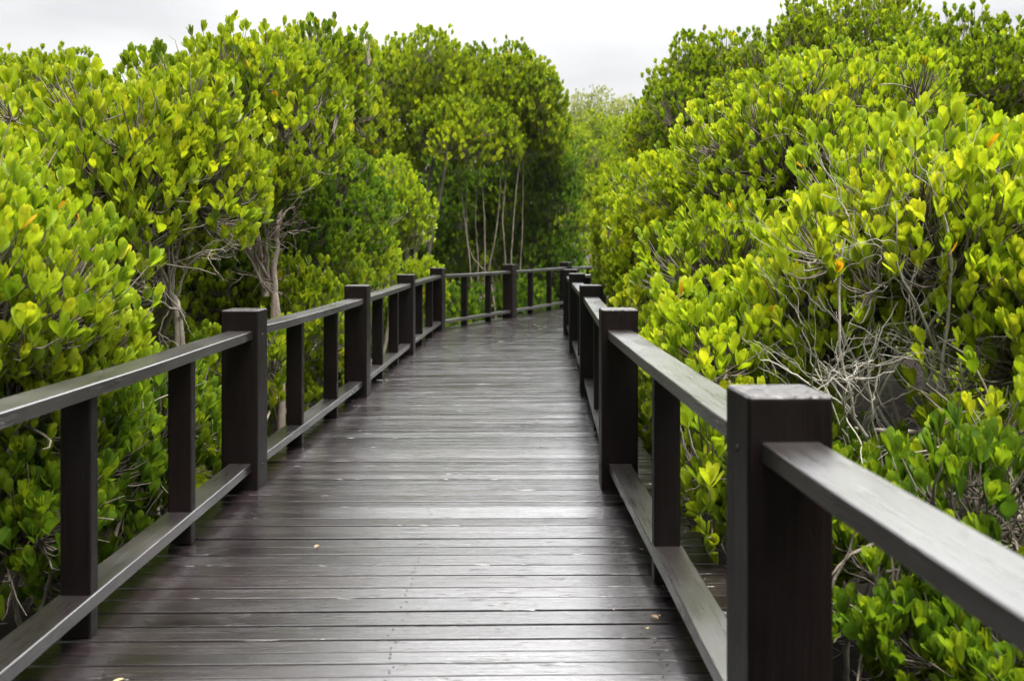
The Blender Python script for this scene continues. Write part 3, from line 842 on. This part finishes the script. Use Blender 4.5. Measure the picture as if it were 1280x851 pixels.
# beyond the bend
T('mangrove_tree', 'tall rounded tree behind the bright bush left of the bend', 'tree', (-2.4, 21),
  ms((500, 120, 21, 1.45, 1.5, 1.4), (450, 180, 20, 1.3, 1.3, 1.3), (560, 170, 20.5, 1.1, 1.2, 1.2), (560, 110, 21.5, 1.0, 1, 1.0), (430, 110, 20, 1.1, 1.2, 1.1)), LEAF_MID, 1, FARG, seed=31, tone=.50, stem_r=.06, lobe=(.28, .5), dens=.8, leaf=.12)
mt = T('mangrove_tree', 'tall tree on a cluster of thin pale trunks straight behind the bend', 'tree', (-.2, 21.8),
  ms((635, 125, 22, 1.35, 1.4, 1.35), (672, 165, 22.4, .80, 1.2, 1.6), (605, 175, 21.2, 1.1, 1.0, 1.0)), LEAF_MID, 1, FARG, seed=32, tone=.40, bark=TWIG_DARK, lobe=(.28, .5), dens=.8, leaf=.12,
  stems=[[gz(632, 21.4), at(632, 330, 21.4), at(630, 270, 21.4), at(640, 180, 22)], [gz(640, 21.6), at(638, 330, 21.6), at(646, 220, 21.6), at(660, 150, 22)],
         [gz(598, 21), at(597, 330, 21), at(595, 260, 21), at(600, 180, 21.3)], [gz(615, 21.2), at(610, 350, 21.2), at(622, 280, 21.2), at(628, 190, 21.6)],
         [gz(590, 20.4), at(588, 350, 20.4), at(580, 280, 20.5), at(572, 200, 20.9)], [gz(605, 20.6), at(606, 350, 20.6), at(606, 280, 20.7), at(600, 200, 20.9)],
         [gz(646, 22), at(650, 330, 22), at(652, 240, 22), at(650, 160, 22)], [gz(622, 20.6), at(612, 352, 20.6), at(586, 310, 20.7), at(582, 220, 20.9)]], stem_r=.021)
T('mangrove_tree', 'dark leafy tree filling the shade right of the pale trunks', 'tree', (.9, 23.5),
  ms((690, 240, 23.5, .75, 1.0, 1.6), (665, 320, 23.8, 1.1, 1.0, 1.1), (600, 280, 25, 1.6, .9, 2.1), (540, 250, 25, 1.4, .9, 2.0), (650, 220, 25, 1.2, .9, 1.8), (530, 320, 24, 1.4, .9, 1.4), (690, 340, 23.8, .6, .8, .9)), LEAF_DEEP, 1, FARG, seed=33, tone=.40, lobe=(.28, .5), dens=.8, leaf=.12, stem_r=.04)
T('mangrove_bush', 'low dark undergrowth right behind the far stretch of railing', 'bush', (1.5, 23.5),
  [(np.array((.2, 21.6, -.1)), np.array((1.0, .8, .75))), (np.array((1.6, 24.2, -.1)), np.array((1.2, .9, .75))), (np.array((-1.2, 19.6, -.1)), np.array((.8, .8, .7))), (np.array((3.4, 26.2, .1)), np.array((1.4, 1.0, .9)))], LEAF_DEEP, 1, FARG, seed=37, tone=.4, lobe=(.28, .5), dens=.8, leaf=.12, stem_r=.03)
T('mangrove_tree', 'light green tree in the gap where the boardwalk disappears', 'tree', (3.0, 33),
  ms((745, 250, 33, 1.7, 1.5, 1.7), (700, 300, 31, 1.2, 1.5, 1.4), (800, 230, 35, 1.8, 1.5, 2.2)), LEAF_MID, 1, FARG, seed=34, tone=.42, lobe=(.35, .65), dens=.8, leaf=.13, stem_r=.07, M=7)
T('mangrove_tree', 'green tree crown below the palest crown in the central gap', 'tree', (4.5, 46),
  ms((755, 190, 46, 2.6, 2.2, 2.0), (690, 200, 48, 2.4, 2.2, 2.2)), LEAF_MID, 2, FARG, seed=35, tone=.40, lobe=(.4, .8), dens=.6, leaf=.15, stem_r=.09, M=7)
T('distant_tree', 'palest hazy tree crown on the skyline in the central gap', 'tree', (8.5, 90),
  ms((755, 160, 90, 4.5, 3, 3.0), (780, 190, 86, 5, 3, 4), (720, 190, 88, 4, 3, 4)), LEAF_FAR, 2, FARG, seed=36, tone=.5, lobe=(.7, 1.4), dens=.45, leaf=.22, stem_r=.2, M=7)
# the thicket the walk runs through: one dense mass behind the trees one can tell apart
thick = []
for (x, y, h, w_) in ((-5.2, 9.5, 1.2, 1.5), (-4.4, 12.5, 1.3, 1.4), (-4.6, 16.5, 2.2, 1.6), (-5.8, 20.5, 2.6, 1.8), (-3.6, 26, 2.3, 1.9), (-.2, 28, 2.2, 1.9), (-7, 27, 3.0, 2.2), (4.2, 6.8, .3, 1.1),
                      (5.2, 15, 1.5, 1.6), (4.0, 18, 1.2, 1.2), (6.8, 20, 2.0, 2), (7.2, 12.5, 1.4, 1.6), (-6.8, 6.5, .8, 1.5), (-4.6, 3.5, .2, 1.2), (3.6, 27.5, 1.0, 1.5), (6.5, 27, 1.5, 1.8)):
    thick.append((np.array((x, y, h * .45)), np.array((w_, w_, h * .5 + .9))))
for (x, y, z, w_, h) in ((1.45, 6.5, -.4, .5, .4), (1.75, 8.6, -.4, .6, .4), (1.9, 11.2, -.4, .7, .4), (2.1, 13.4, -.3, .7, .5), (-2.6, 9.6, -.4, .6, .4), (-2.5, 12.2, -.4, .7, .4), (-2.7, 14.4, -.4, .7, .4), (-2.2, 17.2, -.3, .7, .5), (-2.5, 6.6, -.4, .6, .35)):
    thick.append((np.array((x, y, z)), np.array((w_, w_ * 1.5, h))))
tk = T('thicket', 'dense green mangrove thicket filling the background behind the nearer trees', None, (-4, 14), thick, LEAF_MID, 1, seed=41, tone=.42, lobe=(.3, .55), dens=.8, leaf=.11, stem_r=.04, M=7)
tk['kind'] = 'stuff'
# the same woods behind the viewer close the view the glossy timber faces
back = []
for (x, y, h, w_) in ((-3.2, -4.5, 1.6, 1.3), (3.1, -4.8, 1.6, 1.4), (-3.8, -8.5, 2.2, 1.7), (3.6, -9, 2.2, 1.7), (-1.0, -13, 2.6, 2.0), (2.2, -14, 2.8, 2.0), (-5, -1.6, 1.2, 1.4), (4.6, -1.6, 1.2, 1.4)):
    back.append((np.array((x, y, h * .5)), np.array((w_, w_, h * .5 + 1.0))))
bk = T('thicket', 'mangrove thicket behind the viewer', None, (3, -6), back, LEAF_MID, 2, seed=42, tone=.42, lobe=(.4, .7), dens=.45, leaf=.12, stem_r=.05, M=6, back=1)
bk['kind'] = 'stuff'


# a few fallen leaves and crumbs caught along the edges of the deck
def fallen():
    r = np.random.default_rng(77)
    n = 46
    y = r.uniform(2.6, 13, n); left = r.random(n) < .5
    xl = np.interp(y, LEFT[:, 1], LEFT[:, 0]); xr = np.interp(y, RIGHT[:, 1], RIGHT[:, 0])
    x = np.where(left, xl + r.exponential(.10, n) - .16, xr - r.exponential(.10, n) + .16)
    a = r.uniform(0, 6.28, n); L = r.uniform(.012, .05, n)
    d = np.stack((np.cos(a), np.sin(a), r.normal(0, .06, n)), -1); nn = np.stack((r.normal(0, .15, n), r.normal(0, .15, n), np.ones(n)), -1)
    d = norm(d); nn = norm(nn - d * (nn * d).sum(1, keepdims=True)); xx = np.cross(d, nn)
    T_, faces = TEMPL[1]
    V = np.stack((x, y, np.full(n, .011)), -1)[:, None] + T_[None, :, 0:1] * (L * .5)[:, None, None] * xx[:, None] + T_[None, :, 1:2] * L[:, None, None] * d[:, None] + T_[None, :, 2:3] * L[:, None, None] * nn[:, None]
    offs = (np.arange(n) * len(T_))[:, None, None]
    return np_mesh('fallen_leaves', V.reshape(-1, 3), [(f[None] + offs).reshape(-1, f.shape[1]) for f in faces], attrs={'age': np.repeat(r.uniform(0, 1, n), len(T_))})
DRY = leaf_material('leaf_dry', [(0, (.05, .03, .015)), (.5, (.16, .10, .05)), (.8, (.30, .24, .16)), (1, (.35, .28, .05))], mixf=.1)
tag(link('fallen_leaves', fallen(), DRY), 'dry fallen leaf scraps along the deck edges', 'leaves', kind='stuff')

# thin moist air: far crowns fade a little
hb = MB()
hb.box([(-160, -60, GROUND - 1.5), (160, -60, GROUND - 1.5), (160, 140, GROUND - 1.5), (-160, 140, GROUND - 1.5), (-160, -60, 26), (160, -60, 26), (160, 140, 26), (-160, 140, 26)], .5, 0)
hm, hnt, hout = new_mat('haze')
pv = hnt.add('ShaderNodeVolumePrincipled'); pv.inputs['Color'].default_value = (.93, .95, .97, 1); pv.inputs['Density'].default_value = .00013
hnt.l.new(pv.outputs[0], hout.inputs['Volume'])
hz = hb.build('haze', hm)
tag(hz, 'thin pale haze in the air over the mangroves', 'haze', kind='stuff')
